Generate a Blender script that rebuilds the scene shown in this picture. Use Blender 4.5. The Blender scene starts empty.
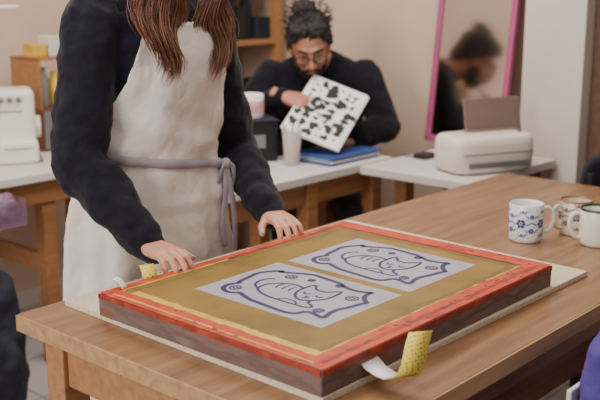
import bpy, bmesh, math, random
from mathutils import Vector, Matrix, noise
random.seed(7)
TH = math.radians(48.3)
AX = Vector((math.cos(TH), math.sin(TH), 0)); BX = Vector((-math.sin(TH), math.cos(TH), 0))
V = Vector
def W(a, b, z): return AX*a + BX*b + V((0, 0, z))

# ---------------------------------------------------------------- materials
def c(r, g, b):
    def f(x):
        x /= 255.0
        return x/12.92 if x <= .04045 else ((x+.055)/1.055)**2.4
    return (f(r), f(g), f(b), 1)
def mat(name, col, rough=.6, metal=0, col2=None, nscale=8, bump=0, bscale=60, stretch=None, detail=4, spec=.5, lo=.35, hi=.65, alpha=1, trans=0, sheen=0, bdist=.01, cols=None):
    m = bpy.data.materials.new(name); m.use_nodes = True
    nt = m.node_tree; n = nt.nodes; l = nt.links
    p = n['Principled BSDF']
    p.inputs['Base Color'].default_value = col
    p.inputs['Roughness'].default_value = rough
    p.inputs['Metallic'].default_value = metal
    p.inputs['Specular IOR Level'].default_value = spec
    p.inputs['Alpha'].default_value = alpha
    p.inputs['Transmission Weight'].default_value = trans
    if sheen: p.inputs['Sheen Weight'].default_value = sheen
    tc = n.new('ShaderNodeTexCoord'); mp = n.new('ShaderNodeMapping')
    l.new(tc.outputs['Object'], mp.inputs['Vector'])
    if stretch: mp.inputs['Scale'].default_value = stretch
    if col2 or cols:
        t = n.new('ShaderNodeTexNoise'); t.inputs['Scale'].default_value = nscale; t.inputs['Detail'].default_value = detail
        t.inputs['Roughness'].default_value = .6
        l.new(mp.outputs[0], t.inputs['Vector'])
        r = n.new('ShaderNodeValToRGB')
        if cols:
            while len(r.color_ramp.elements) < len(cols): r.color_ramp.elements.new(.5)
            for i, (ps, cl) in enumerate(cols):
                r.color_ramp.elements[i].position = ps
            for i, (ps, cl) in enumerate(cols):
                r.color_ramp.elements[i].color = cl
        else:
            r.color_ramp.elements[0].position = lo; r.color_ramp.elements[1].position = hi
            r.color_ramp.elements[0].color = col; r.color_ramp.elements[1].color = col2
        l.new(t.outputs['Fac'], r.inputs['Fac']); l.new(r.outputs[0], p.inputs['Base Color'])
    if bump:
        t2 = n.new('ShaderNodeTexNoise'); t2.inputs['Scale'].default_value = bscale; t2.inputs['Detail'].default_value = 3
        l.new(mp.outputs[0], t2.inputs['Vector'])
        b = n.new('ShaderNodeBump'); b.inputs['Strength'].default_value = bump; b.inputs['Distance'].default_value = bdist
        l.new(t2.outputs['Fac'], b.inputs['Height']); l.new(b.outputs[0], p.inputs['Normal'])
    return m
def wood(name, c1, c2, rough=.45, s=(1.2, 22, 22), sc=2.2, lo=.3, hi=.7):
    return mat(name, c1, rough, col2=c2, nscale=sc, stretch=s, detail=6, bump=.05, bscale=6, lo=lo, hi=hi)

M = {}
M['table'] = mat('table_wood', c(150, 108, 70), .36, nscale=2.4, stretch=(1.2, 17, 17), detail=7, bump=.03, bscale=8,
                 cols=[(.30, c(108, 76, 52)), (.45, c(134, 98, 68)), (.58, c(147, 110, 77)), (.74, c(160, 123, 89))])
M['tedge'] = wood('table_edge', c(190, 150, 108), c(150, 112, 78), .5)
M['pine'] = wood('pine', c(174, 124, 80), c(144, 98, 62), .5)
M['redwood'] = wood('stretcher_wood', c(116, 64, 46), c(88, 46, 34), .5)
M['board'] = mat('chipboard', c(218, 202, 178), .7, nscale=170, bump=.06, bscale=200, cols=[(.30, c(176, 156, 132)), (.42, c(208, 191, 167)), (.6, c(222, 207, 184))])
BS = [(.27, c(158, 58, 38)), (.36, c(126, 80, 68)), (.46, c(120, 98, 92)), (.56, c(102, 80, 76)), (.66, c(126, 108, 102)), (.78, c(166, 144, 130))]
M['barx'] = mat('worn_bar_wood', c(132, 108, 108), .65, nscale=4, stretch=(1.4, 7, 7), detail=8, bump=.12, bscale=12, cols=BS)
M['bary'] = mat('worn_bar_wood_end', c(132, 108, 108), .65, nscale=4, stretch=(7, 1.4, 7), detail=8, bump=.12, bscale=12, cols=BS)
M['redtape'] = mat('red_tape', c(214, 66, 30), .48, nscale=9, detail=11, bump=.15, bscale=40,
                   cols=[(.30, c(96, 40, 30)), (.39, c(174, 54, 32)), (.51, c(206, 74, 40)), (.62, c(186, 54, 30)), (.75, c(226, 128, 80))])
M['redtape2'] = mat('red_tape_dark', c(176, 50, 26), .5, nscale=20, detail=8, cols=[(.3, c(82, 38, 32)), (.5, c(154, 52, 34)), (.7, c(188, 78, 48))])
M['ochre'] = mat('emulsion', c(150, 116, 42), .42, nscale=5, detail=9, bump=.05, bscale=20, cols=[(.3, c(106, 86, 36)), (.5, c(138, 108, 44)), (.7, c(150, 120, 54))])
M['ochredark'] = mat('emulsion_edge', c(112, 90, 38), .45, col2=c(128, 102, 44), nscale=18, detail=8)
M['yellowtape'] = mat('yellow_tape', c(224, 172, 50), .5, nscale=14, detail=7, cols=[(.3, c(170, 122, 44)), (.5, c(204, 166, 58)), (.7, c(218, 186, 78))])
M['panel'] = mat('screen_open', c(172, 166, 176), .5, col2=c(160, 156, 167), nscale=14, detail=7)
M['ink'] = mat('ink', c(40, 36, 84), .5, col2=c(52, 48, 98), nscale=60)
M['wall'] = mat('wall_paint', c(216, 190, 171), .85, col2=c(207, 181, 162), nscale=3, bump=.05)
M['whitewall'] = mat('white_paint', c(220, 210, 199), .7, col2=c(210, 200, 189), nscale=3)
M['brown'] = wood('brown_door', c(118, 86, 70), c(96, 68, 54), .5)
M['white'] = mat('white_laminate', c(218, 212, 207), .45, col2=c(210, 203, 198), nscale=6)
M['plastic'] = mat('white_plastic', c(234, 225, 214), .35)
M['cream'] = mat('cream_ceramic', c(230, 226, 210), .22)
M['beige'] = mat('beige_ceramic', c(214, 202, 184), .25)
M['ceramic'] = mat('white_ceramic', c(228, 228, 228), .2)
M['blue'] = mat('blue_glaze', c(44, 58, 130), .3)
M['blue2'] = mat('light_blue_glaze', c(110, 130, 190), .3)
M['brownglaze'] = mat('brown_glaze', c(140, 98, 68), .3)
M['slate'] = mat('slate_glaze', c(84, 96, 110), .3)
M['dkgreen'] = mat('dark_green', c(40, 62, 52), .3)
M['sweat'] = mat('sweatshirt', c(26, 25, 35), .95, col2=c(34, 33, 44), nscale=30, bump=.5, bscale=14, spec=.12, sheen=.12, bdist=.02)
M['sweat2'] = mat('sweater', c(23, 22, 28), .95, col2=c(30, 29, 37), nscale=30, bump=.3, bscale=18, spec=.12, sheen=.08)
M['apron'] = mat('apron_linen', c(232, 224, 217), .9, col2=c(221, 212, 204), nscale=10, bump=.5, bscale=9, spec=.15, bdist=.03, detail=5)
M['trouser'] = mat('white_trousers', c(214, 210, 212), .9, col2=c(200, 196, 198), nscale=9, bump=.3, bscale=9, spec=.15)
M['belt'] = mat('apron_tie', c(166, 155, 166), .8, col2=c(150, 139, 151), nscale=20)
M['skin'] = mat('skin', c(208, 150, 126), .5, col2=c(198, 136, 114), nscale=14)
M['skin2'] = mat('skin_man', c(180, 126, 102), .5, col2=c(168, 112, 90), nscale=14)
M['nail'] = mat('nail_polish', c(160, 140, 200), .25)
M['hairR'] = mat('auburn_hair', c(118, 78, 57), .5, col2=c(94, 60, 45), nscale=20)
M['hairR2'] = mat('auburn_hair_light', c(166, 120, 92), .5, col2=c(142, 92, 76), nscale=20)
M['hairB'] = mat('dark_hair', c(34, 26, 24), .7, col2=c(20, 16, 16), nscale=40, bump=.6, bscale=60)
M['black'] = mat('black_plastic', c(24, 24, 28), .45)
M['dark'] = mat('dark_fabric', c(26, 27, 38), .9, col2=c(38, 40, 56), nscale=8, bump=.3)
M['denim'] = mat('dark_trousers', c(34, 34, 46), .9, bump=.3)
M['metal'] = mat('metal', c(170, 170, 170), .3, metal=.9)
M['pink'] = mat('pink_frame', c(180, 86, 128), .5, col2=c(164, 74, 116), nscale=8)
M['mirror'] = mat('mirror_glass', c(205, 200, 200), .11, metal=1)
M['tray'] = mat('printer_tray', c(136, 116, 108), .4, col2=c(122, 102, 96), nscale=4)
M['paper'] = mat('paper', c(238, 236, 234), .7)
M['blackink'] = mat('black_ink', c(22, 20, 24), .6)
M['folderblue'] = mat('folder_blue', c(56, 82, 146), .45)
M['folderteal'] = mat('folder_teal', c(104, 130, 160), .45)
M['pinkthing'] = mat('pink_paper', c(200, 116, 122), .6, col2=c(226, 190, 190), nscale=30)
M['purple'] = mat('purple_fabric', c(80, 62, 140), .85, col2=c(58, 44, 110), nscale=6, bump=.3)
M['purple2'] = mat('purple_stuff', c(96, 60, 96), .6, col2=c(150, 118, 142), nscale=26, detail=6)
M['clear'] = mat('clear_plastic', c(235, 225, 225), .15, alpha=.42)
M['clear2'] = mat('tinted_plastic', c(150, 120, 150), .2, alpha=.25)
M['shoe'] = mat('shoe', c(60, 54, 54), .6)
M['amber'] = mat('amber_jar', c(120, 70, 46), .35)
M['grey'] = mat('grey_plastic', c(120, 118, 120), .5)

def tile_mat():
    m = bpy.data.materials.new('floor_tiles'); m.use_nodes = True
    nt = m.node_tree; n = nt.nodes; l = nt.links; p = n['Principled BSDF']
    tc = n.new('ShaderNodeTexCoord'); b = n.new('ShaderNodeTexBrick')
    b.offset = 0; b.inputs['Scale'].default_value = 1
    b.inputs['Brick Width'].default_value = .33; b.inputs['Row Height'].default_value = .33; b.inputs['Mortar Size'].default_value = .005
    b.inputs['Color1'].default_value = c(186, 180, 180); b.inputs['Color2'].default_value = c(176, 171, 171); b.inputs['Mortar'].default_value = c(134, 128, 126)
    l.new(tc.outputs['Object'], b.inputs['Vector']); l.new(b.outputs['Color'], p.inputs['Base Color'])
    p.inputs['Roughness'].default_value = .45
    return m
M['tile'] = tile_mat()
def tape_pattern():
    m = bpy.data.materials.new('patterned_tape'); m.use_nodes = True
    nt = m.node_tree; n = nt.nodes; l = nt.links; p = n['Principled BSDF']
    tc = n.new('ShaderNodeTexCoord'); v = n.new('ShaderNodeTexVoronoi'); v.inputs['Scale'].default_value = 190; v.inputs['Randomness'].default_value = .2
    r = n.new('ShaderNodeValToRGB'); r.color_ramp.elements[0].position = .22; r.color_ramp.elements[1].position = .36
    r.color_ramp.elements[0].color = c(110, 96, 50); r.color_ramp.elements[1].color = c(238, 212, 90)
    l.new(tc.outputs['Object'], v.inputs['Vector']); l.new(v.outputs['Distance'], r.inputs['Fac']); l.new(r.outputs[0], p.inputs['Base Color'])
    return m
M['tapepat'] = tape_pattern()

# ---------------------------------------------------------------- geometry helpers
COL = bpy.context.scene.collection
def mk(name, geo, m, smooth=True, mods=None):
    me = bpy.data.meshes.new(name); me.from_pydata([tuple(v) for v in geo[0]], [], geo[1]); me.update()
    bm = bmesh.new(); bm.from_mesh(me); bmesh.ops.recalc_face_normals(bm, faces=bm.faces); bm.to_mesh(me); bm.free()
    if smooth:
        for p in me.polygons: p.use_smooth = True
    o = bpy.data.objects.new(name, me); COL.objects.link(o)
    if m: me.materials.append(m)
    return o
def join(geos):
    v = []; f = []
    for g in geos:
        k = len(v); v += list(g[0]); f += [tuple(i+k for i in fc) for fc in g[1]]
    return v, f
def g_box(ctr, size, rz=0, mtx=None):
    sx, sy, sz = [s/2 for s in size]
    vs = [V((x*sx, y*sy, z*sz)) for z in (-1, 1) for y in (-1, 1) for x in (-1, 1)]
    R = mtx if mtx else Matrix.Rotation(rz, 3, 'Z')
    vs = [R @ v + V(ctr) for v in vs]
    return vs, [(0, 2, 3, 1), (4, 5, 7, 6), (0, 1, 5, 4), (2, 6, 7, 3), (0, 4, 6, 2), (1, 3, 7, 5)]
def bev(o, w, seg=2):
    m = o.modifiers.new('Bevel', 'BEVEL'); m.width = w; m.segments = seg; m.limit_method = 'ANGLE'; return o
def box(name, loc, size, m, rz=0, b=.003, seg=2, R=None):
    o = mk(name, g_box((0, 0, 0), size), m, smooth=False)
    if R is not None: o.rotation_euler = R.to_euler()
    else: o.rotation_euler = (0, 0, rz)
    o.location = loc
    if b: bev(o, b, seg)
    return o
def abox(name, a0, a1, b0, b1, z0, z1, m, b=.003, seg=2):
    return box(name, W((a0+a1)/2, (b0+b1)/2, (z0+z1)/2), (abs(a1-a0), abs(b1-b0), abs(z1-z0)), m, TH, b, seg)
def g_loft(rings, cap=True, closed=True):
    v = []; f = []; n = len(rings[0])
    for r in rings: v += list(r)
    for i in range(len(rings)-1):
        for j in range(n if closed else n-1):
            k = (j+1) % n
            f.append((i*n+j, i*n+k, (i+1)*n+k, (i+1)*n+j))
    if cap:
        f.append(tuple(range(n-1, -1, -1))); f.append(tuple((len(rings)-1)*n+j for j in range(n)))
    return v, f
def ring(C, ux, uy, hw, hd, n=32, e=2.3):
    out = []
    for i in range(n):
        t = 2*math.pi*i/n; x = math.cos(t); y = math.sin(t)
        out.append(V(C) + ux*hw*math.copysign(abs(x)**(2/e), x) + uy*hd*math.copysign(abs(y)**(2/e), y))
    return out
def g_tube(pts, rad, n=12, flat=1.0, up=None, rnd=True):
    pts = [V(p) for p in pts]
    if isinstance(rad, (int, float)): rad = [rad]*len(pts)
    rad = list(rad)
    if rnd:
        t0 = (pts[1]-pts[0]).normalized(); t1 = (pts[-1]-pts[-2]).normalized()
        r0, r1 = rad[0], rad[-1]
        P = [pts[0]-t0*r0*.95, pts[0]-t0*r0*.7] + pts + [pts[-1]+t1*r1*.7, pts[-1]+t1*r1*.95]
        rad = [r0*.3, r0*.72] + rad + [r1*.72, r1*.3]; pts = P
    rings = []; prev = None
    for i, p in enumerate(pts):
        t = (pts[min(i+1, len(pts)-1)]-pts[max(i-1, 0)]).normalized()
        if prev is None:
            h = V(up) if up is not None else (V((0, 0, 1)) if abs(t.z) < .9 else V((1, 0, 0)))
        else: h = prev
        u = (h - t*h.dot(t)).normalized(); w = t.cross(u); prev = u
        rings.append([p + w*rad[i]*math.cos(2*math.pi*k/n) + u*rad[i]*flat*math.sin(2*math.pi*k/n) for k in range(n)])
    return g_loft(rings)
def g_ell(C, r, R=None, nu=20, nv=12):
    rings = []
    for i in range(nv):
        ph = -math.pi/2 + math.pi*(i+.35)/(nv-.3)
        rr = []
        for j in range(nu):
            t = 2*math.pi*j/nu
            p = V((r[0]*math.cos(ph)*math.cos(t), r[1]*math.cos(ph)*math.sin(t), r[2]*math.sin(ph)))
            rr.append((R @ p if R else p) + V(C))
        rings.append(rr)
    return g_loft(rings)
def g_lathe(C, prof, n=40, cap=True):
    rings = [[V(C)+V((r*math.cos(2*math.pi*k/n), r*math.sin(2*math.pi*k/n), z)) for k in range(n)] for r, z in prof]
    return g_loft(rings, cap=cap)
def crm(pts, sub=8, closed=False):
    P = [V(p) for p in pts]; out = []; n = len(P)
    rng = range(n if closed else n-1)
    for i in rng:
        g = (lambda k: P[k % n]) if closed else (lambda k: P[max(0, min(n-1, k))])
        p0, p1, p2, p3 = g(i-1), g(i), g(i+1), g(i+2)
        for s in range(sub):
            t = s/sub
            out.append(.5*((2*p1)+(p2-p0)*t+(2*p0-5*p1+4*p2-p3)*t*t+(3*p1-p0-3*p2+p3)*t**3))
    if not closed: out.append(P[-1])
    return out
TEX = {}
def tex(scale):
    if scale not in TEX:
        t = bpy.data.textures.new('clouds_%s' % scale, 'CLOUDS'); t.noise_scale = scale; t.noise_depth = 2; TEX[scale] = t
    return TEX[scale]
def fuse(name, geos, m, vox=.008, sm=6, disp=0, dsc=.08):
    o = mk(name, join(geos), m)
    r = o.modifiers.new('Remesh', 'REMESH'); r.mode = 'VOXEL'; r.voxel_size = vox; r.use_smooth_shade = True
    if sm:
        s = o.modifiers.new('Smooth', 'SMOOTH'); s.factor = .5; s.iterations = sm
    if disp:
        d = o.modifiers.new('Displace', 'DISPLACE'); d.texture = tex(dsc); d.strength = disp; d.mid_level = .5; d.texture_coords = 'GLOBAL'
    return o
def group(name, objs, loc=None):
    if loc is None:
        loc = V((0, 0, 0)); 
        for o in objs:
            bb = [o.matrix_basis @ V(x) for x in o.bound_box]
            loc += sum(bb, V((0, 0, 0)))/8
        loc /= len(objs)
    e = bpy.data.objects.new(name, None); COL.objects.link(e); e.location = loc; e.empty_display_size = .05
    inv = Matrix.Translation(loc).inverted()
    for o in objs:
        o.parent = e; o.matrix_parent_inverse = inv
    return e
def basis(x, y, z):
    return Matrix((x, y, z)).transposed()
def ribbon(pts, w, m, name, nrm, closed=False, lift=0):
    n = len(pts); v = []; f = []
    for i in range(n):
        p = pts[i]
        t = (pts[(i+1) % n]-pts[i-1]) if closed else (pts[min(i+1, n-1)]-pts[max(i-1, 0)])
        s = t.normalized().cross(nrm)*w/2
        v += [p+s+nrm*lift, p-s+nrm*lift]
    for i in range(n if closed else n-1):
        k = (i+1) % n; f.append((2*i, 2*i+1, 2*k+1, 2*k))
    return v, f

# ---------------------------------------------------------------- room
abox('floor', -1.6, 3.7, -1.6, 3.75, -.05, 0, M['tile'], b=0)
abox('wall_back', -1.6, 3.7, 3.6, 3.75, 0, 2.7, M['wall'], b=0)
abox('wall_right', 3.5, 3.7, -1.6, 3.6, 0, 2.7, M['wall'], b=0)
abox('baseboard_back', -1.6, 3.5, 3.585, 3.6, 0, .08, M['whitewall'])
abox('trim_1', 3.36, 3.5, 1.585, 1.835, 0, 2.7, M['whitewall'])
d1 = abox('door_leaf', 3.455, 3.5, .66, 1.5, .01, 2.05, M['brown'])
d2 = abox('door_jamb', 3.43, 3.5, 1.5, 1.58, 0, 2.12, M['brown'])
d3 = mk('door_knob', g_ell(W(3.43, .76, 1.0), (.025, .025, .025)), M['metal'])
group('door_1', [d1, d2, d3])

# ---------------------------------------------------------------- main table
A0, A1, B0, B1 = .968, 2.888, .777, 1.624
p = [abox('top', A0+.004, A1-.004, B0+.004, B1-.004, .737, .77, M['table'], b=.001),
     abox('edge_front', A0, A1, B0, B0+.006, .735, .769, M['tedge'], b=.001),
     abox('edge_back', A0, A1, B1-.006, B1, .735, .769, M['tedge'], b=.001),
     abox('edge_end_1', A0, A0+.006, B0, B1, .735, .769, M['tedge'], b=.001),
     abox('edge_end_2', A1-.006, A1, B0, B1, .735, .769, M['tedge'], b=.001)]
for (a, b) in ((1.02, 1.53), (1.02, .87), (1.02, 1.2), (2.80, 1.53), (2.80, .87)):
    p.append(abox('leg', a-.03, a+.03, b-.03, b+.03, 0, .735, M['pine']))
p += [abox('rail_1', 1.05, 2.77, .86, .885, .63, .735, M['redwood']), abox('rail_2', 1.05, 2.77, 1.52, 1.545, .63, .735, M['redwood']),
      abox('rail_3', 1.0, 1.04, .9, 1.5, .64, .735, M['pine']), abox('stretcher', 1.05, 2.77, 1.17, 1.23, .25, .31, M['redwood']),
      abox('stretcher_2', 1.0, 1.04, .9, 1.5, .2, .26, M['pine']), abox('stretcher_3', 2.78, 2.82, .9, 1.5, .25, .31, M['redwood'])]
group('work_table', p)

# base board
bz = math.radians(47.6)
ba = V((math.cos(bz), math.sin(bz), 0)); bb = V((-math.sin(bz), math.cos(bz), 0))
Fc = V((.035, 1.383, 0)); cc = Fc + ba*.454 + bb*.350
box('chipboard_panel', V((cc.x, cc.y, .7761)), (.908, .70, .012), M['board'], rz=bz, b=.001)

# ---------------------------------------------------------------- silkscreen frame
CA, CB = AX.dot(V((.073, 1.855, 0))), BX.dot(V((.073, 1.855, 0)))
HA, HB = .379, .285; zt = .827; zb = .7822; bw = .042
p = []
p.append(abox('bar_back', CA-HA, CA+HA, CB+HB-bw, CB+HB, zb, zt, M['barx']))
p.append(abox('bar_front', CA-HA, CA+HA, CB-HB, CB-HB+bw, zb, zt, M['barx']))
p.append(abox('bar_left', CA-HA-.0005, CA-HA+bw, CB-HB+.0005, CB+HB-.0005, zb+.0005, zt-.0005, M['bary']))
p.append(abox('bar_right', CA+HA-bw, CA+HA+.0005, CB-HB+.0005, CB+HB-.0005, zb+.0005, zt-.0005, M['bary']))
p.append(abox('mesh', CA-HA+.01, CA+HA-.01, CB-HB+.01, CB+HB-.01, zt, zt+.0008, M['ochre'], b=0))
t0, t1 = zt+.0008, zt+.0020
def rough_strip(name, a0, a1, b0, b1, z, m, along='a', jit=.0022, seed=1):
    rr = random.Random(seed); N = 40; v = []
    for i in range(N+1):
        t = i/N; j1 = rr.uniform(-jit, jit); j2 = rr.uniform(-jit, jit)
        if along == 'a': q0, q1 = W(a0+(a1-a0)*t, b0+(j1 if m_in[0] else 0), z), W(a0+(a1-a0)*t, b1+(j2 if m_in[1] else 0), z)
        else: q0, q1 = W(a0+(j1 if m_in[0] else 0), b0+(b1-b0)*t, z), W(a1+(j2 if m_in[1] else 0), b0+(b1-b0)*t, z)
        v += [q0, q1]
    return mk(name, (v, [(2*i, 2*i+1, 2*i+3, 2*i+2) for i in range(N)]), m, smooth=False)
m_in = (True, False); p.append(rough_strip('tape_back', CA-HA+.002, CA+HA-.002, CB+HB-.020, CB+HB-.001, t1, M['redtape'], 'a', seed=1))
m_in = (False, True); p.append(rough_strip('tape_front', CA-HA+.002, CA+HA-.002, CB-HB+.001, CB-HB+.046, t1, M['redtape'], 'a', seed=2))
m_in = (False, True); p.append(rough_strip('tape_left', CA-HA+.001, CA-HA+.040, CB-HB+.04, CB+HB-.018, t1-.0002, M['redtape'], 'b', seed=3))
m_in = (True, False); p.append(rough_strip('tape_right', CA+HA-.046, CA+HA-.001, CB-HB+.04, CB+HB-.018, t1-.0002, M['redtape'], 'b', seed=4))
m_in = (True, True)
p.append(rough_strip('tape_yellow_left', CA-HA+.036, CA-HA+.058, CB-HB+.047, CB+HB-.05, t1-.0006, M['yellowtape'], 'b', seed=5))
p.append(rough_strip('tape_yellow_front', CA-HA+.06, CA+HA-.05, CB-HB+.044, CB-HB+.050, t1-.0006, M['yellowtape'], 'a', seed=6))
p.append(rough_strip('tape_orange_line', CA-HA+.013, CA-HA+.018, CB-HB+.03, CB+HB-.03, t1+.0003, M['yellowtape'], 'b', .001, seed=7))
p.append(rough_strip('tape_yellow_back', CA-HA+.03, CA-.05, CB+HB-.026, CB+HB-.018, t1-.0006, M['yellowtape'], 'a', seed=8))
p.append(rough_strip('tape_overlap', CA-HA+.02, CA+HA-.03, CB-HB+.016, CB-HB+.026, t1+.0003, M['redtape2'], 'a', seed=9))
p.append(rough_strip('seam_right', CA+HA-.052, CA+HA-.046, CB-HB+.05, CB+HB-.03, t1-.0006, M['redtape2'], 'b', seed=10))
p.append(rough_strip('seam_back', CA-HA+.2, CA+HA-.06, CB+HB-.027, CB+HB-.018, t1-.0007, M['redtape2'], 'a', seed=11))
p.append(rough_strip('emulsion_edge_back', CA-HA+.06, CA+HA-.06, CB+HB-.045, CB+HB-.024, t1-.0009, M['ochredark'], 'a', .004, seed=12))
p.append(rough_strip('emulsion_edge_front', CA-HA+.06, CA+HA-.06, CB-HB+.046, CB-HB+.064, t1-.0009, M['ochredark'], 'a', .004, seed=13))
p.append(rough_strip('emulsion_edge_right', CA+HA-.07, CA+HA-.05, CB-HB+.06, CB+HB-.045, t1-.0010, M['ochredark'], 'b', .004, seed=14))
p.append(abox('tape_wrap_front', CA-HA+.002, CA+HA-.002, CB-HB-.0012, CB-HB, zt-.010, zt+.001, M['redtape2'], b=0))
p.append(abox('tape_wrap_left', CA-HA-.0017, CA-HA-.0005, CB-HB+.002, CB+HB-.002, zt-.008, zt+.001, M['redtape2'], b=0))
Z = V((0, 0, 1))
rsm = random.Random(5); sm = []
for i in range(46):
    side = rsm.choice('ffflr')
    if side == 'f': a_, b_ = rsm.uniform(CA-HA+.02, CA+HA-.02), rsm.uniform(CB-HB+.006, CB-HB+.04)
    elif side == 'l': a_, b_ = rsm.uniform(CA-HA+.006, CA-HA+.034), rsm.uniform(CB-HB+.02, CB+HB-.03)
    else: a_, b_ = rsm.uniform(CA+HA-.04, CA+HA-.006), rsm.uniform(CB-HB+.02, CB+HB-.03)
    r1, r2 = rsm.uniform(.002, .009), rsm.uniform(.001, .0035)
    if side != 'f': r1, r2 = r2, r1
    ph = rsm.uniform(0, 6)
    sm.append(([W(a_+r1*(1+.3*math.sin(3*t+ph))*math.cos(t), b_+r2*(1+.3*math.cos(2*t+ph))*math.sin(t), t1+.0005+.00001*i) for t in [2*math.pi*k/14 for k in range(14)]], [tuple(range(14))]))
p.append(mk('ink_smears', join(sm), mat('smear', c(104, 50, 42), .6, col2=c(140, 96, 86), nscale=80), smooth=False))
def drawing(a0, a1, b0, b1, tag):
    zs = zt+.0012
    P = [abox('open_mesh'+tag, a0, a1, b0, b1, zt+.0008, zs, M['panel'], b=0)]
    def q(u, v): return W(a0+(a1-a0)*v, b1+(b0-b1)*u, zs+.0004)
    gs = []
    def line(pts, w, closed=False, sub=8):
        gs.append(ribbon(crm([q(*x) for x in pts], sub, closed), w*1.4, None, '', Z, closed))
    loop = []
    for i in range(140):
        t = 2*math.pi*i/140; x = math.cos(t); y = math.sin(t)
        sx = math.copysign(abs(x)**.5, x); sy = math.copysign(abs(y)**.5, y)
        loop.append(q(.5+.41*sx+.026*math.sin(8*t), .5+.385*sy+.045*math.cos(7*t+.6)))
    gs.append(ribbon(loop, .0105, None, '', Z, True))
    line([(.49, .53), (.495, .72), (.56, .645), (.635, .645), (.70, .73), (.715, .53), (.665, .41), (.605, .365), (.54, .41)], .0042, True)
    line([(.49, .60), (.41, .62), (.32, .58), (.265, .47), (.285, .34), (.40, .265), (.56, .25), (.72, .26), (.735, .31), (.68, .35), (.665, .41)], .0042)
    line([(.285, .35), (.22, .40), (.185, .50), (.20, .60), (.235, .62)], .004)
    line([(.535, .53), (.56, .50), (.585, .53)], .0032); line([(.63, .53), (.655, .50), (.68, .53)], .0032)
    line([(.59, .455), (.605, .44), (.62, .455), (.59, .455)], .003, False, 3); line([(.605, .44), (.605, .42), (.59, .405)], .0026)
    for k in range(3): line([(.34+.05*k, .585-.005*k), (.335+.05*k, .52), (.35+.05*k, .46)], .003)
    line([(.50, .265), (.53, .31), (.60, .31), (.64, .27)], .003)
    for (x, y, r) in ((.17, .24, .035), (.82, .66, .038), (.81, .27, .030), (.28, .76, .036), (.42, .80, .022), (.62, .84, .025)):
        line([(x+r*math.cos(k*math.pi/4), y+r*1.37*math.sin(k*math.pi/4)) for k in range(8)], .0026, True, 3)
        line([(x+r*.4*math.cos(k*math.pi/3), y+r*.55*math.sin(k*math.pi/3)) for k in range(6)], .002, True, 3)
        for k in range(6):
            an = k*math.pi/3; line([(x+r*.5*math.cos(an), y+r*.68*math.sin(an)), (x+r*math.cos(an), y+r*1.37*math.sin(an))], .0016, False, 1)
    P.append(mk('ink_lines'+tag, join(gs), M['ink'], smooth=False))
    return P
p += drawing(CA-.236, CA+.004, CB-.163, CB+.165, '_1')
p += drawing(CA+.028, CA+.272, CB-.163, CB+.158, '_2')
group('silkscreen_frame', p)

# patterned tape curl on the frame's front side
def strip(name, pts, wv, m):
    v = []
    for q_ in pts: v += [q_, q_+wv]
    f = [(2*i, 2*i+1, 2*i+3, 2*i+2) for i in range(len(pts)-1)]
    o = mk(name, (v, f), m)
    s = o.modifiers.new('Solidify', 'SOLIDIFY'); s.thickness = .0006
    return o
dxy = V((-.034, .0, -.004))
s1 = strip('white_end', [q_+dxy for q_ in (V((.122, 1.478, .822)), V((.130, 1.465, .815)), V((.140, 1.448, .808)), V((.154, 1.432, .804)), V((.168, 1.418, .803)))], V((.036, .021, -.004)), M['paper'])
yp = [q_+dxy for q_ in crm([V((.168, 1.418, .803)), V((.184, 1.408, .812)), V((.194, 1.412, .832)), V((.201, 1.430, .853)), V((.210, 1.455, .868))], 5)]
s2 = strip('yellow_end', yp, V((.042, .024, -.006)), M['tapepat'])
s3 = strip('red_line', [V((.169, 1.4165, .8035))+dxy, V((.184, 1.4065, .8115))+dxy], V((.041, .0235, -.006)), M['redtape'])
group('patterned_tape', [s1, s2, s3])
def tag_piece(name, P, w, h, m, rz, tilt):
    R = Matrix.Rotation(rz, 3, 'Z') @ Matrix.Rotation(tilt, 3, 'X')
    gr = []
    for i in range(6):
        t = i/5
        gr.append([R @ V((x*w, t*h, .008*math.sin(t*2.2))) + P for x in (-.5, 0, .5)])
    o = mk(name, g_loft(gr, cap=False, closed=False), m)
    s = o.modifiers.new('Solidify', 'SOLIDIFY'); s.thickness = .0008
    return o
tag_piece('tape_scrap', W(CA-HA+.05, CB+HB-.02, zt+.003), .018, .028, M['paper'], TH+.4, .5)
tag_piece('tape_scrap', W(CA-HA+.125, CB+HB-.008, zt+.003), .032, .032, M['tapepat'], TH-.3, .6)

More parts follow.
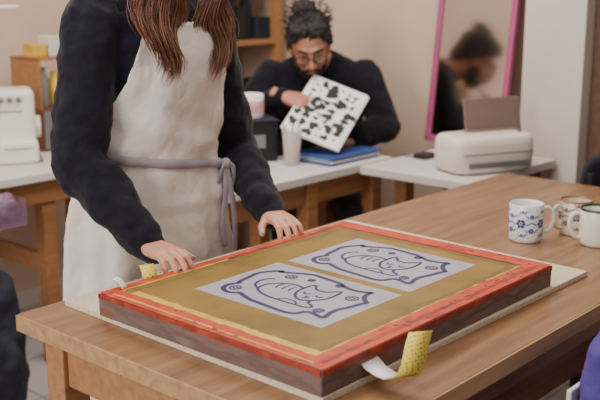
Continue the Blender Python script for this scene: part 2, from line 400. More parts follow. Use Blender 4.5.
# ---------------------------------------------------------------- mugs
def mug(name, P, r, h, body, rimm, hang, flowers=None, rimw=.004, petal=None, acc=None, inner=None):
    pr = [(r*.80, 0), (r*.9, .002), (r*.96, .008), (r, .02), (r, h-.002), (r-.0012, h), (r-.0030, h-.001), (r-.0038, h-.006), (r-.004, .012), (r-.012, .006), (r*.3, .005)]
    parts = [mk('cup', g_lathe(P, pr, 48), body)]
    d = V((math.cos(hang), math.sin(hang), 0))
    hp = [P+d*(r-.002)+Z*(h*.82), P+d*(r+.014)+Z*(h*.86), P+d*(r+.026)+Z*(h*.72), P+d*(r+.027)+Z*(h*.48), P+d*(r+.016)+Z*(h*.26), P+d*(r-.002)+Z*(h*.2)]
    parts.append(mk('handle', g_tube(crm(hp, 6), .0052, 10, flat=1.0, rnd=False), body))
    if rimm:
        parts.append(mk('rim', g_lathe(P, [(r+.0006, h-rimw), (r+.0008, h+.0003), (r-.0042, h+.0004), (r-.0044, h-rimw)], 48, cap=False), rimm))
    if flowers:
        def wrapg(pts2, th0, z0, off=.0006):
            vs = []
            for (x, z) in pts2:
                th = th0 + x/r; vs.append(P+V((math.cos(th)*(r+off), math.sin(th)*(r+off), z0+z)))
            return vs, [tuple(range(len(vs)))]
        gA = []; gB = []
        for k, (th0, z0, s) in enumerate(flowers):
            for i in range(6):
                an = i*math.pi/3
                cx, cz = s*.62*math.cos(an), s*.62*math.sin(an)
                gA.append(wrapg([(cx+s*.32*math.cos(u*math.pi/4)*1.0, cz+s*.32*math.sin(u*math.pi/4)) for u in range(8)], th0, z0))
            gB.append(wrapg([(s*.26*math.cos(u*math.pi/4), s*.26*math.sin(u*math.pi/4)) for u in range(8)], th0, z0, .0009))
            for sg in (-1, 1):
                for m_ in range(3):
                    x0 = sg*(s*1.25+m_*.0045); z1 = -.004+m_*.004*sg
                    gB.append(wrapg([(x0-.0022, z1), (x0, z1+.0022), (x0+.0022, z1+.001), (x0, z1-.002)], th0, z0))
                gA.append(wrapg([(sg*s*1.0, -.002), (sg*s*1.9, .004), (sg*s*2.1, .002), (sg*s*1.2, -.004)], th0, z0))
        parts.append(mk('petals', join(gA), petal, smooth=False))
        parts.append(mk('accents', join(gB), acc, smooth=False))
    return group(name, parts, P)
fl = []
for i in range(5):
    th = i*2*math.pi/5 - 2.1
    fl.append((th, .052, .0135)); fl.append((th+.62, .070, .007)); fl.append((th+.60, .034, .008)); fl.append((th+.1, .082, .0045)); fl.append((th+.05, .022, .005))
mug('floral_mug', V((.577, 2.359, .7702)), .0435, .098, M['ceramic'], None, math.radians(5), fl, petal=M['blue'], acc=M['blue2'])
mug('coffee_mug', V((.722, 2.425, .7702)), .043, .092, M['beige'], M['brownglaze'], math.radians(200), [(x+.3, z, s*.95) for x, z, s in fl], petal=M['slate'], acc=M['brownglaze'])
mug('enamel_mug', V((.748, 2.318, .7702)), .045, .095, M['cream'], M['dkgreen'], math.radians(183), None, .005)

# ---------------------------------------------------------------- human helpers
def head_parts(tag, C, fwd, up, skin, neck_to, neck_r=.052, s=1.0):
    up = (up - fwd*up.dot(fwd)).normalized(); rt = fwd.cross(up)
    R = basis(rt, fwd, up)
    T = lambda x, y, z: C + R @ V((x*s, y*s, z*s))
    g = [g_ell(T(0, -.012, .03), (.073*s, .092*s, .088*s), R, 28, 18), g_ell(T(0, .026, -.012), (.062*s, .06*s, .088*s), R, 24, 16),
         g_ell(T(0, .034, -.072), (.046*s, .046*s, .036*s), R), g_ell(T(0, .062, -.094), (.022*s, .02*s, .016*s), R),
         g_tube([T(0, .084, .018), T(0, .098, -.008), T(0, .106, -.026)], [.007*s, .009*s, .013*s], 10),
         g_ell(T(.013, .094, -.03), (.009*s, .01*s, .008*s), R), g_ell(T(-.013, .094, -.03), (.009*s, .01*s, .008*s), R),
         g_tube([T(-.045, .062, .03), T(-.02, .082, .034), T(0, .082, .026), T(.02, .082, .034), T(.045, .062, .03)], .009*s, 10),
         g_ell(T(.036, .056, -.028), (.024*s, .026*s, .024*s), R), g_ell(T(-.036, .056, -.028), (.024*s, .026*s, .024*s), R),
         g_ell(T(0, .078, -.058), (.026*s, .018*s, .016*s), R)]
    for sg in (1, -1):
        g.append(g_ell(T(sg*.074, -.006, -.008), (.010*s, .019*s, .031*s), R))
        g.append(g_ell(T(sg*.070, .006, -.02), (.010*s, .012*s, .018*s), R))
    g.append(g_tube([T(0, -.018, -.03), (T(0, -.02, -.07)+neck_to)/2, neck_to], [neck_r*s, neck_r*s*.96, neck_r*s*1.15], 18))
    o = [fuse('head'+tag, g, skin, .0035, 4)]
    for sg in (1, -1):
        o.append(mk('eye'+tag, g_ell(T(sg*.031, .073, .008), (.0125*s, .0125*s, .0105*s), R), M['ceramic']))
        o.append(mk('iris'+tag, g_ell(T(sg*.031, .0835, .007), (.006*s, .0035*s, .006*s), R), M['black']))
        o.append(mk('eyelid'+tag, g_ell(T(sg*.031, .0725, .0115), (.0145*s, .0142*s, .0092*s), R), skin))
    o.append(mk('lips'+tag, join([g_tube([T(-.024, .088, -.057), T(-.008, .0965, -.0535), T(0, .097, -.055), T(.008, .0965, -.0535), T(.024, .088, -.057)], [.002*s, .004*s, .0038*s, .004*s, .002*s], 8),
                                  g_tube([T(-.022, .088, -.059), T(0, .096, -.0625), T(.022, .088, -.059)], [.002*s, .005*s, .002*s], 8)]), mat('lips', c(166, 92, 84), .5)))
    return o, T, R
def hand(name, P, fwd, up, s, sc, curls, skin, nailm=None, spread=1.0, thumb=(.75, .62, -.30), tl=1.0):
    x = fwd.normalized(); z = (up - x*up.dot(x)).normalized(); y = z.cross(x)
    T = lambda a, b, d: P + (x*a + y*b*s + z*d)*sc
    D = lambda a, b, d: (x*a + y*b*s + z*d).normalized()
    R_ = []
    for (px, hw, ht, dz) in ((-.055, .027, .021, 0), (-.02, .027, .019, 0), (0, .029, .019, 0), (.028, .037, .0175, 0), (.058, .041, .0155, .001), (.08, .040, .013, .001), (.088, .036, .010, 0)):
        R_.append(ring(T(px, 0, dz), y*s, z, hw*sc, ht*sc, 20, 2.5))
    g = [g_loft(R_)]
    nails = []
    info = ((.030, .070, .0088, .10), (.0105, .079, .0092, .02), (-.0105, .073, .0088, -.05), (-.030, .058, .0078, -.14))
    for i, (yy, L, r, sp) in enumerate(info):
        c1, c2, c3 = curls[i]
        pts = [V((.070, yy*.92, -.001)), V((.086, yy, .002))]; ph = 0; q_ = pts[-1].copy()
        for seg, an in ((.44, c1), (.31, c2), (.25, c3)):
            ph += math.radians(an)
            d = V((math.cos(ph), sp*spread*math.cos(ph), -math.sin(ph)))
            q_ = q_ + d*L*seg; pts.append(q_.copy()); ld = d
        wpts = [T(*q2) for q2 in pts]
        g.append(g_tube(wpts, [r*sc*k for k in (1.1, 1.1, 1.02, .95, .8)], 12))
        if nailm:
            dd = D(*ld); nz = D(math.sin(ph), 0, math.cos(ph))
            cN = wpts[-1] + nz*r*sc*.62 + dd*r*sc*.05
            nails.append(g_ell(cN, (r*sc*.95, r*sc*.62, r*sc*.28), basis(dd, nz.cross(dd), nz), 12, 8))
    tp = [V((.015, .022, -.004)), V((.035, .038, -.008))]
    d = V(thumb).normalized(); d2 = (d + V((.35, -.25, -.1))).normalized()
    tp.append(tp[-1]+d*.036*tl); tp.append(tp[-1]+d2*.028*tl)
    g.append(g_tube([T(*q2) for q2 in tp], [.014*sc, .0125*sc, .0105*sc, .0088*sc], 12))
    g.append(g_ell(T(.03, .026, -.004), (.024*sc, .018*sc, .014*sc), basis(x, y*s, z) if s > 0 else basis(x, y, z)))
    objs = [fuse(name, g, skin, .0026, 3)]
    if nailm:
        dd = D(*d2); nz = D(-.1, .3, .9); nz = (nz - dd*nz.dot(dd)).normalized()
        nails.append(g_ell(T(*tp[-1]) + nz*.0062*sc, (.008*sc, .006*sc, .0026*sc), basis(dd, nz.cross(dd), nz), 12, 8))
        objs.append(mk(name+'_nails', join(nails), nailm))
    return objs

# ---------------------------------------------------------------- standing woman
wa, wb = 1.468, 1.80
prof = [(.74, .0, .165, .120), (.80, 0, .172, .122), (.90, 0, .166, .118), (1.0, 0, .152, .108), (1.1, -.006, .154, .110), (1.2, -.018, .163, .117),
        (1.28, -.024, .168, .112), (1.34, -.024, .160, .092), (1.38, -.024, .120, .074), (1.41, -.03, .075, .062), (1.435, -.035, .058, .056)]
def tp_(z):
    if z <= prof[0][0]: return prof[0][1:]
    for i in range(len(prof)-1):
        if prof[i][0] <= z <= prof[i+1][0]:
            t = (z-prof[i][0])/(prof[i+1][0]-prof[i][0])
            return tuple(prof[i][k]+(prof[i+1][k]-prof[i][k])*t for k in (1, 2, 3))
    return prof[-1][1:]
rings = [ring(W(wa, wb+cb_, z), AX, BX, hw, hd, 40, 2.35) for z, cb_, hw, hd in prof]
shR = W(wa-.165, wb-.02, 1.338); elR = V((-.488, 2.075, 1.03)); wrR = V((-.336, 2.000, .866))
shL = W(wa+.168, wb-.02, 1.338); elL = V((-.172, 2.45, .995)); wrL = V((-.078, 2.288, .866))
def armg(sh, el, wr, k=1.0):
    p_ = [sh, sh.lerp(el, .3), sh.lerp(el, .65), el, el.lerp(wr, .3), el.lerp(wr, .65), el.lerp(wr, .97)]
    pts = crm(p_, 8); n = len(pts); rr = []
    base = [.064, .065, .062, .060, .056, .050, .042]
    for i in range(n):
        t = i/(n-1)*6; j = min(5, int(t)); r = base[j]+(base[j+1]-base[j])*(t-j)
        g_ = .5*math.exp(-((t-3)/.7)**2)+.8*math.exp(-((t-5.4)/.5)**2)
        r += .0028*g_*math.sin(t*13)
        rr.append(r*k)
    return g_tube(pts, rr, 22)
p = [fuse('sweatshirt', [g_loft(rings), armg(shR, elR, wrR, 1.04), armg(shL, elL, wrL, 1.0)], M['sweat'], .006, 5, .024, .075)]
for nm, el, wr in (('cuff_r', elR, wrR), ('cuff_l', elL, wrL)):
    p.append(mk(nm, g_tube([el.lerp(wr, .90), el.lerp(wr, .98), el.lerp(wr, 1.10)], [.038, .039, .034], 20), M['sweat']))
hR = V((.66, -.74, -.06)); hL = V((.46, -.88, -.06))
cur = [(18, 34, 22), (14, 32, 22), (14, 34, 22), (16, 38, 24)]
p += hand('hand_r', wrR+V((.010, -.012, -.006)), hR, V((.0, -.1, 1)), 1, .86, cur, M['skin'], M['nail'])
p += hand('hand_l', wrL+V((.008, -.014, -.006)), hL, V((.1, -.1, 1)), -1, .86, cur, M['skin'], M['nail'])
hc = W(wa, wb-.10, 1.555)
hp_, T, R = head_parts('', hc, (BX*-.86+V((0, 0, -.5))).normalized(), V((0, 0, 1)), M['skin'], W(wa, wb-.03, 1.41), .046, .95)
p += hp_
p.append(fuse('hair_cap', [g_ell(T(0, -.028, .042), (.084, .095, .088), R), g_ell(T(0, -.06, -.02), (.074, .055, .095), R)], M['hairR'], .006, 3, .012, .03))
def strands(name, n, m, seed, rad):
    rnd = random.Random(seed)
    cu = bpy.data.curves.new(name, 'CURVE'); cu.dimensions = '3D'; cu.bevel_depth = rad; cu.bevel_resolution = 0; cu.resolution_u = 4
    for i in range(n):
        sg = -1 if rnd.random() < .58 else 1
        w_ = rnd.random()
        if rnd.random() < .13:
            pts = [T(sg*.03*w_, -.05, .12), T(sg*(.05+.03*w_), -.10, .03)] + [W(wa+sg*(.02+.08*w_), wb+.075+.02*rnd.random(), z) for z in (1.45, 1.36, 1.25, 1.15+.05*rnd.random())]
        else:
            x1 = (.042+.072*w_) if sg > 0 else (.028+.115*w_)
            pts = [T(sg*.008, .02-.07*w_, .128), T(sg*(.074+.012*rnd.random()), .02-.05*w_, .06), T(sg*(.084+.014*rnd.random()), .015-.04*w_, -.04)]
            end = 1.180 + .12*abs(w_-.45)**1.2*2 + rnd.random()**2*.09
            dep = .030*(1-abs(2*w_-1))*rnd.random(); jx = rnd.gauss(0, .006); ph = (0 if sg > 0 else 1.4) + w_*2.6 + rnd.gauss(0, .35)
            N = 12
            for k in range(N):
                t = k/(N-1); z = 1.455+(end-1.455)*t
                wvx = (1.455-z)*36
                x = x1 + jx*t*1.8 + .0135*math.sin(ph + wvx)*(.35+t*.9) + (w_-.5)*.026*math.sin(t*2.6) - (x1-.075)*.2*t*t
                pts.append(W(wa+.008+sg*x, wb-.137-dep-(.012 if k > 1 else 0)+.009*math.cos(ph+wvx), z))
        sp = cu.splines.new('BEZIER'); sp.bezier_points.add(len(pts)-1)
        for k, q_ in enumerate(pts):
            b_ = sp.bezier_points[k]; b_.co = q_; b_.handle_left_type = b_.handle_right_type = 'AUTO'; b_.radius = 1.0 if k < len(pts)-2 else (.7 if k < len(pts)-1 else .15)
    cu.materials.append(m)
    o = bpy.data.objects.new(name, cu); COL.objects.link(o); return o
p.append(strands('hair_strands_dark', 620, M['hairR'], 3, .0010))
p.append(strands('hair_strands_light', 420, M['hairR2'], 5, .0008))
# apron: bib and skirt as one cloth sheet round the front of the body
def body_pt(z, th, off):
    if z >= .98: cb_, hw, hd = tp_(z)
    else:
        t = (.98-z)/.6
        cb_, hw, hd = .004*min(1, (.98-z)/.1), .154+.02*min(1, (.98-z)/.1)+.045*t, .110+.016*min(1, (.98-z)/.12)
    x = math.sin(th); y = math.cos(th); e = 2.3
    amp = max(0, min(1, (1.04-z)/.3))*.018 + .003
    off2 = off + amp*(math.sin(th*7+z*2.5)*.6+math.sin(th*13+1.3-z*1.5)*.4)
    if z > 1.03: off2 += .006*(1+math.sin(z*55+th*5))*math.exp(-((z-1.07)/.05)**2) + .004*math.sin(z*22-th*6)
    return W(wa + (hw+off2)*math.copysign(abs(x)**(2/e), x), wb+cb_ - (hd+off2*(.7 if z < .9 else 1))*math.copysign(abs(y)**(2/e), y), z)
def wz(th): return .998 - .028*math.sin(th)
zs = [.40+.0125*i for i in range(75)]
gr = []
for z in zs:
    if z < 1.0: m_ = math.radians(128)
    elif z < 1.20: m_ = math.radians(128 - (128-50)*((z-1.0)/.20)**.65)
    else: m_ = math.radians(50-18*(z-1.20)/.125)
    gr.append([body_pt(z, -m_+2*m_*k/110, .022) for k in range(111)])
ap = mk('apron', g_loft(gr, cap=False, closed=False), M['apron'])
s = ap.modifiers.new('Solidify', 'SOLIDIFY'); s.thickness = .003; s.offset = 1
dsp = ap.modifiers.new('Displace', 'DISPLACE'); dsp.texture = tex(.07); dsp.strength = .015; dsp.texture_coords = 'GLOBAL'
p.append(ap)
for sg in (-1, 1):
    st = [body_pt(1.305, sg*math.radians(30), .030), body_pt(1.36, sg*math.radians(36), .024), W(wa+sg*.075, wb-.045, 1.425), W(wa+sg*.06, wb+.03, 1.44)]
    p.append(mk('apron_strap', g_tube(crm(st, 5), .011, 10, flat=.3, up=(0, -1, .6)), M['apron']))
bl = [2*math.pi*k/72 for k in range(72)]
gr = [[body_pt(wz(th)+dz, th, o_) for th in bl] for dz, o_ in ((-.011, .026), (-.009, .033), (.009, .033), (.011, .026))]
p.append(mk('apron_tie', g_loft(gr, cap=False), M['belt']))
thk = math.radians(40)
kn = body_pt(wz(thk), thk, .042)
fo = -BX
tg = [g_ell(kn, (.013, .012, .013))]
for dx, dz, dd in ((.012, -.25, .012), (-.018, -.20, .02)):
    tg.append(g_tube(crm([kn, kn+AX*dx*.6+V((0, 0, -.07))+fo*.010, kn+AX*dx*1.4+V((0, 0, -.15))+fo*.012, kn+AX*dx+V((0, 0, dz))+fo*.012], 6), .0095, 8, flat=.28, up=fo))
for sx in (-1, 1):
    tg.append(g_tube(crm([kn, kn+AX*sx*.018+V((0, 0, -.012))+fo*.006, kn+AX*sx*.026+V((0, 0, -.05)), kn+AX*sx*.012+V((0, 0, -.055)), kn], 6), .007, 8, flat=.3, up=fo))
p.append(mk('apron_bow', join(tg), M['belt']))
lg = [g_loft([ring(W(wa, wb+.006, z), AX, BX, hw, hd, 32, 2.3) for z, hw, hd in ((.72, .150, .105), (.80, .160, .112), (.9, .154, .106), (.97, .14, .10))])]
for sg in (-1, 1):
    lg.append(g_tube([W(wa+sg*.085, wb+.01, .84), W(wa+sg*.09, wb, .5), W(wa+sg*.095, wb+.01, .3), W(wa+sg*.1, wb+.015, .10)], [.092, .085, .082, .086], 20, rnd=False))
p.append(fuse('trousers', lg, M['trouser'], .009, 6, .02, .1))
for sg in (-1, 1):
    C_ = W(wa+sg*.1, wb-.04, 0)
    p.append(mk('shoe', g_loft([ring(C_+V((0, 0, z)), AX, BX, hw, hl, 24, 2.6) for z, hw, hl in ((.002, .042, .125), (.02, .046, .13), (.045, .043, .122), (.07, .036, .095), (.1, .034, .06))]), M['shoe']))
group('standing_woman', p, W(wa, wb, 0))

# ---------------------------------------------------------------- side tables, serger etc.
def simple_table(name, a0, a1, b0, b1, ztop, legs, rails=True, topm='white'):
    p = [abox('top', a0, a1, b0, b1, ztop-.032, ztop, M[topm], b=.004)]
    for (a, b) in legs: p.append(abox('leg', a-.028, a+.028, b-.028, b+.028, 0, ztop-.032, M['pine']))
    if rails:
        p.append(abox('rail', min(l[0] for l in legs), max(l[0] for l in legs), b0+.04, b0+.065, ztop-.12, ztop-.032, M['pine']))
        for a in sorted(set(l[0] for l in legs)):
            p.append(abox('cross_rail', a-.015, a+.015, b0+.05, b1-.05, ztop-.4, ztop-.33, M['pine']))
    return group(name, p)
simple_table('side_table', .9, 2.42, 2.9, 3.5, .75, [(.98, 2.98), (1.93, 2.98), (.98, 3.42), (2.36, 3.42)])
simple_table('side_table', 1.95, 2.965, 2.158, 2.50, .75, [(2.52, 2.21), (2.52, 2.45), (2.02, 2.21), (2.02, 2.45), (2.9, 2.21), (2.9, 2.45)])
simple_table('side_table', 2.735, 3.345, 1.66, 2.14, .75, [(2.95, 1.71), (2.95, 2.09), (3.29, 1.71), (3.29, 2.09)])

rz = math.radians(20); SC = V((-1.15, 3.60, .75)); Rz = Matrix.Rotation(rz, 3, 'Z')
def sp(x, y, z): return SC + Rz @ V((x, y, z))
p = [box('body', sp(0, 0, .135), (.27, .15, .27), M['plastic'], rz, .022, 4), box('bed', sp(-.02, -.04, .045), (.31, .22, .088), M['plastic'], rz, .015, 3),
     box('arm_cover', sp(-.07, -.075, .2), (.14, .04, .1), M['plastic'], rz, .012, 3), box('base_foot', sp(0, -.02, .006), (.30, .22, .012), M['grey'], rz, .003),
     box('panel_line', sp(.03, -.0765, .19), (.12, .003, .003), M['grey'], rz, 0), box('panel_line', sp(.06, -.151, .06), (.10, .003, .003), M['grey'], rz, 0)]
hw = mk('handwheel', g_tube([sp(.135, 0, .12), sp(.155, 0, .12)], .042, 24, rnd=False), M['plastic']); p.append(hw)
for i in range(4):
    p.append(mk('tension_dial', g_tube([sp(-.02+.032*i, -.072, .235), sp(-.02+.032*i, -.09, .235)], .010, 14, rnd=False), M['grey']))
p.append(mk('thread_rod', g_tube([sp(.0, .06, .26), sp(.0, .06, .575)], .004, 8), M['metal']))
p.append(mk('thread_guide', g_tube([sp(-.12, .06, .57), sp(.10, .06, .57)], .008, 8), M['plastic']))
group('sewing_machine', p)

p = [abox('shelf_box', 2.12, 2.38, 3.26, 3.46, .75, .92, M['amber'], b=.004), abox('rack_side', 2.12, 2.13, 3.26, 3.46, .92, 1.12, M['pine'], b=.001), abox('rack_side', 2.37, 2.38, 3.26, 3.46, .92, 1.12, M['pine'], b=.001),
     abox('rack_shelf', 2.12, 2.38, 3.26, 3.46, 1.11, 1.122, M['pine'], b=.001)]
for i, (a, mm, h) in enumerate(((2.165, 'grey', .16), (2.225, 'yellowtape', .14), (2.285, 'pinkthing', .15), (2.34, 'amber', .12))):
    p.append(mk('jar', g_lathe(W(a, 3.31, .92), [(.024, 0), (.026, .005), (.026, h*.75), (.016, h*.85), (.016, h), (.004, h)], 20), M[mm]))
for i in range(3):
    p.append(abox('drawer', 2.127+.084*i, 2.205+.084*i, 3.25, 3.26, .76, .91, M[('grey', 'brown', 'dark')[i]], b=.002))
    p.append(mk('knob', g_ell(W(2.166+.084*i, 3.245, .835), (.008, .008, .008)), M['metal']))
for i, (a, mm, h) in enumerate(((2.13, 'yellowtape', .05), (2.20, 'white', .08), (2.28, 'amber', .06))):
    p.append(abox('small_box', a, a+.06, 3.30, 3.38, 1.122, 1.122+h, M[mm], b=.003))
group('jar_caddy', p)

bp = W(1.60, 2.86, .65)
p = [fuse('scraps', [g_ell(bp+AX*(.05*i-.1)+V((0, 0, .012*((i*7) % 3))), (.045, .035, .05), Matrix.Rotation(TH, 3, 'Z')) for i in range(5)], M['purple2'], .008, 2, .03, .03)]
p += [abox('bin_front', 1.45, 1.75, 2.815, 2.819, .60, .69, M['clear2'], b=0), abox('bin_bottom', 1.45, 1.75, 2.815, 2.895, .598, .602, M['clear2'], b=0),
      abox('bin_side', 1.746, 1.75, 2.815, 2.895, .60, .69, M['clear2'], b=0), abox('bin_hook', 1.6, 1.64, 2.893, 2.897, .60, .75, M['clear2'], b=0)]
group('scrap_bin', p)
kp = W(1.465, 2.74, 0)
p = [fuse('bag_body', [g_loft([ring(kp+V((0, 0, z)), AX, BX, hw, hd, 28, 2.8) for z, hw, hd in ((.01, .15, .10), (.1, .17, .12), (.3, .17, .12), (.45, .15, .10), (.52, .09, .06))]),
     g_ell(kp-BX*.12+V((0, 0, .2)), (.11, .05, .12), Matrix.Rotation(TH, 3, 'Z'))], M['dark'], .01, 3, .05, .10),
     mk('strap', g_tube(crm([kp+AX*-.04+V((0, 0, .5)), kp+V((0, 0, .56)), kp+AX*.04+V((0, 0, .5))], 6), .009, 8, flat=.5), M['black'])]
group('dark_bag', p)
mk('power_cable', g_tube(crm([W(1.30, 2.25, .006), W(1.42, 2.12, .006), W(1.56, 2.2, .006), W(1.60, 2.4, .006), W(1.72, 2.48, .006), W(1.84, 2.42, .006), W(1.9, 2.3, .006)], 8), .005, 8), M['black'])

# ---------------------------------------------------------------- wooden shelf with supplies in the corner
p = []
for a in (2.86, 3.42):
    for b in (3.20, 3.52): p.append(abox('post', a-.022, a+.022, b-.022, b+.022, 0, 2.0, M['pine']))
for z in (.35, .75, 1.12, 1.42, 1.72): p.append(abox('shelf', 2.84, 3.44, 3.18, 3.54, z, z+.022, M['pine']))
rs = random.Random(4)
for z in (.372, .772, 1.142, 1.442, 1.742):
    a = 2.90
    while a < 3.36:
        w_ = rs.uniform(.05, .1); h = rs.uniform(.1, .22); mm = rs.choice(['black', 'dark', 'white', 'grey', 'dark', 'pinkthing', 'amber', 'black'])
        if rs.random() < .5: p.append(abox('supply_box', a, a+w_, 3.26, 3.26+w_*1.4, z, z+h, M[mm], b=.004))
        else: p.append(mk('supply_jar', g_lathe(W(a+w_/2, 3.3, z), [(w_*.4, 0), (w_*.46, .006), (w_*.46, h*.8), (w_*.3, h*.88), (w_*.3, h), (.004, h)], 20), M[mm]))
        a += w_+.012
group('supply_shelf', p)

# ---------------------------------------------------------------- seated man
mx, my = .075, 4.02
X = V((1, 0, 0)); Y = V((0, 1, 0))
rings = [ring(V((mx, my+oy, z)), X, (Y+V((0, 0, .35*(z > .6)))).normalized(), hw, hd, 36, 2.4) for z, oy, hw, hd in
         ((.47, .12, .175, .13), (.56, .11, .18, .135), (.68, .08, .172, .13), (.80, .05, .185, .13), (.92, .01, .205, .128), (1.0, -.015, .212, .115), (1.06, -.03, .195, .092), (1.10, -.045, .12, .07), (1.125, -.06, .07, .06))]
sR = V((mx-.195, my-.03, 1.035)); eR = V((-.215, 3.87, .88)); wR = V((-.072, 3.715, .975))
sL = V((mx+.195, my-.03, 1.035)); eL = V((.352, 3.90, .83)); wL = V((.215, 3.76, .80))
p = [fuse('sweater', [g_loft(rings), armg(sR, eR, wR, 1.05), armg(sL, eL, wL, 1.05)], M['sweat2'], .009, 6, .028, .08)]
p += hand('hand_r', wR+V((.012, -.01, .003)), V((.86, -.36, -.22)), V((.1, -.62, .78)), 1, 1.0, [(22, 40, 25), (26, 44, 28), (30, 46, 28), (34, 48, 28)], M['skin2'], thumb=(.8, .35, -.45))
p += hand('hand_l', wL+V((-.012, -.008, -.002)), V((-.8, -.55, -.05)), V((0, -.2, 1)), -1, 1.0, [(14, 22, 12)]*4, M['skin2'])
hc = V((.038, 3.82, 1.165))
hp_, T, R = head_parts('', hc, V((.06, -.86, -.50)).normalized(), V((-.08, 0, 1)), M['skin2'], V((mx, my-.055, 1.09)), .056, 1.02)
p += hp_
hs = [g_ell(T(0, -.03, .054), (.088, .100, .082), R), g_ell(T(-.02, .022, .097), (.052, .052, .032), R), g_ell(T(.03, .02, .095), (.048, .052, .03), R), g_ell(T(0, -.075, .0), (.082, .05, .09), R), g_ell(T(.012, -.07, .128), (.048, .044, .034), R),
      g_ell(T(.074, -.02, .02), (.017, .038, .05), R), g_ell(T(-.074, -.02, .02), (.017, .038, .05), R), g_ell(T(.058, .03, .068), (.022, .028, .028), R), g_ell(T(-.058, .03, .068), (.022, .028, .028), R)]
p.append(fuse('hair', hs, M['hairB'], .0045, 1, .026, .018))
rh = random.Random(9); wis = []
for i in range(130):
    x = rh.uniform(-.085, .085); y = rh.uniform(-.11, .03)
    zb2 = .055+.085*math.sqrt(max(0, 1-(x/.09)**2))*(1 if y < -.01 else .82)
    q0 = V((x, y, zb2)); dr = V((x*3+rh.uniform(-.12, .12), y*1+rh.uniform(-.12, .12), .10)).normalized()
    q1 = q0+dr*.014+V((rh.uniform(-.012, .012), rh.uniform(-.01, .01), 0)); q2_ = q1+dr*.007+V((rh.uniform(-.014, .014), rh.uniform(-.01, .01), -.004))
    wis.append(g_tube([T(*q0), T(*q1), T(*q2_)], [.0026, .002, .0008], 5, rnd=False))
p.append(mk('hair_wisps', join(wis), M['hairB']))
p.append(fuse('beard', [g_ell(T(0, .042, -.084), (.050, .045, .033), R), g_ell(T(.05, .026, -.05), (.015, .030, .042), R), g_ell(T(-.05, .026, -.05), (.015, .030, .042), R),
                        g_tube([T(-.030, .080, -.062), T(-.012, .1, -.046), T(.012, .1, -.046), T(.030, .080, -.062)], .0062, 10)], M['hairB'], .004, 1, .008, .012))
p.append(mk('eyebrows', join([g_tube([T(s_*.014, .092, .029), T(s_*.032, .088, .035), T(s_*.05, .07, .028)], .0042, 8) for s_ in (1, -1)]), M['hairB']))
gl = []
for s_ in (1, -1):
    gl.append(g_tube([T(s_*.033+.024*math.cos(k*math.pi/10), .102-.004*abs(math.cos(k*math.pi/10)), .004+.019*math.sin(k*math.pi/10)) for k in range(21)], .0024, 6, rnd=False))
    gl.append(g_tube([T(s_*.057, .098, .01), T(s_*.078, .0, .006)], .002, 6))
gl.append(g_tube([T(-.009, .102, .008), T(.009, .102, .008)], .002, 6))
p.append(mk('glasses', join(gl), M['black']))
lg = [g_ell((mx, my+.1, .52), (.17, .14, .09))]
for s_ in (-1, 1):
    lg.append(g_tube([V((mx+s_*.09, my+.08, .52)), V((mx+s_*.12, my-.12, .53)), V((mx+s_*.13, my-.36, .52)), V((mx+s_*.13, my-.34, .3)), V((mx+s_*.13, my-.28, .1))], [.088, .08, .066, .055, .045], 18))
p.append(fuse('trousers', lg, M['denim'], .01, 5, .015, .08))
for s_ in (-1, 1):
    C_ = V((mx+s_*.13, my-.32, 0))
    p.append(mk('shoe', g_loft([ring(C_+V((0, 0, z)), X, Y, hw, hl, 24, 2.6) for z, hw, hl in ((.002, .045, .135), (.02, .049, .14), (.05, .045, .13), (.075, .038, .1), (.11, .036, .06))]), M['shoe']))
group('seated_man', p, V((mx, my, 0)))
p = [mk('seat', g_lathe((mx, my+.12, .385), [(.15, 0), (.17, .008), (.172, .03), (.165, .042), (.02, .045)], 36), M['pine'])]
for k in range(4):
    an = math.pi/4+k*math.pi/2
    p.append(mk('leg', g_tube([V((mx+.11*math.cos(an), my+.12+.11*math.sin(an), .385)), V((mx+.17*math.cos(an), my+.12+.17*math.sin(an), .015))], [.017, .013], 12), M['pine']))
group('stool', p)

# ---------------------------------------------------------------- stencil sheet and folders
A_ = V((-.074, 3.56, .880)); B_ = V((.135, 3.50, .804)); D_ = V((.086, 3.76, 1.028))
e1 = (B_-A_).normalized(); e2 = (D_-A_); L2 = .315; e2 = (e2-e1*e2.dot(e1)).normalized(); n3 = e1.cross(e2).normalized(); L1 = .232
R3 = basis(e1, e2, n3)
def shp(u, v, o): return A_ + e1*u*L1 + e2*v*L2 + n3*o
p = [box('sheet', shp(.5, .5, 0), (L1, L2, .0012), M['paper'], R=R3, b=0)]
rb = random.Random(12); gs = []; idx = 0
def blob(u, v, r0, sx, ph, rot):
    global idx
    idx += 1; pts = []
    ca, sa = math.cos(rot), math.sin(rot)
    for k in range(30):
        t = 2*math.pi*k/30; r = r0*(1+.18*math.sin(2*t+ph[0])+.18*math.sin(3*t+ph[1])+.08*math.sin(5*t+ph[2]))
        x, y = r*math.cos(t)*sx, r*math.sin(t)
        pts.append(shp(u, v, .0009+.00001*idx) + e1*(x*ca-y*sa) + e2*(x*sa+y*ca))
    gs.append((pts, [tuple(range(30))]))
for i in range(6):
    for j in range(8):
        if rb.random() < .08: continue
        u = .13+.148*i+rb.uniform(-.04, .04); v = .10+.114*j+rb.uniform(-.035, .035)
        blob(u, v, rb.choice([.006, .010, .014, .017, .020]), rb.uniform(.7, 1.4), [rb.uniform(0, 6.28) for _ in range(3)], rb.uniform(0, 3))
p.append(mk('stencil_shapes', join(gs), M['blackink'], smooth=False))
group('stencil_print', p)
p = []
for i, (mm, dx, dy, s_) in enumerate((('paper', .008, -.003, 1.0), ('folderblue', .010, .0, .99))):
    p.append(box('folder', shp(.5, .5, -.005-.006*i)+e1*dx+e2*dy, (L1*s_, L2*s_, .004), M[mm], R=R3, b=.001))
group('folder_stack', p)
p = []
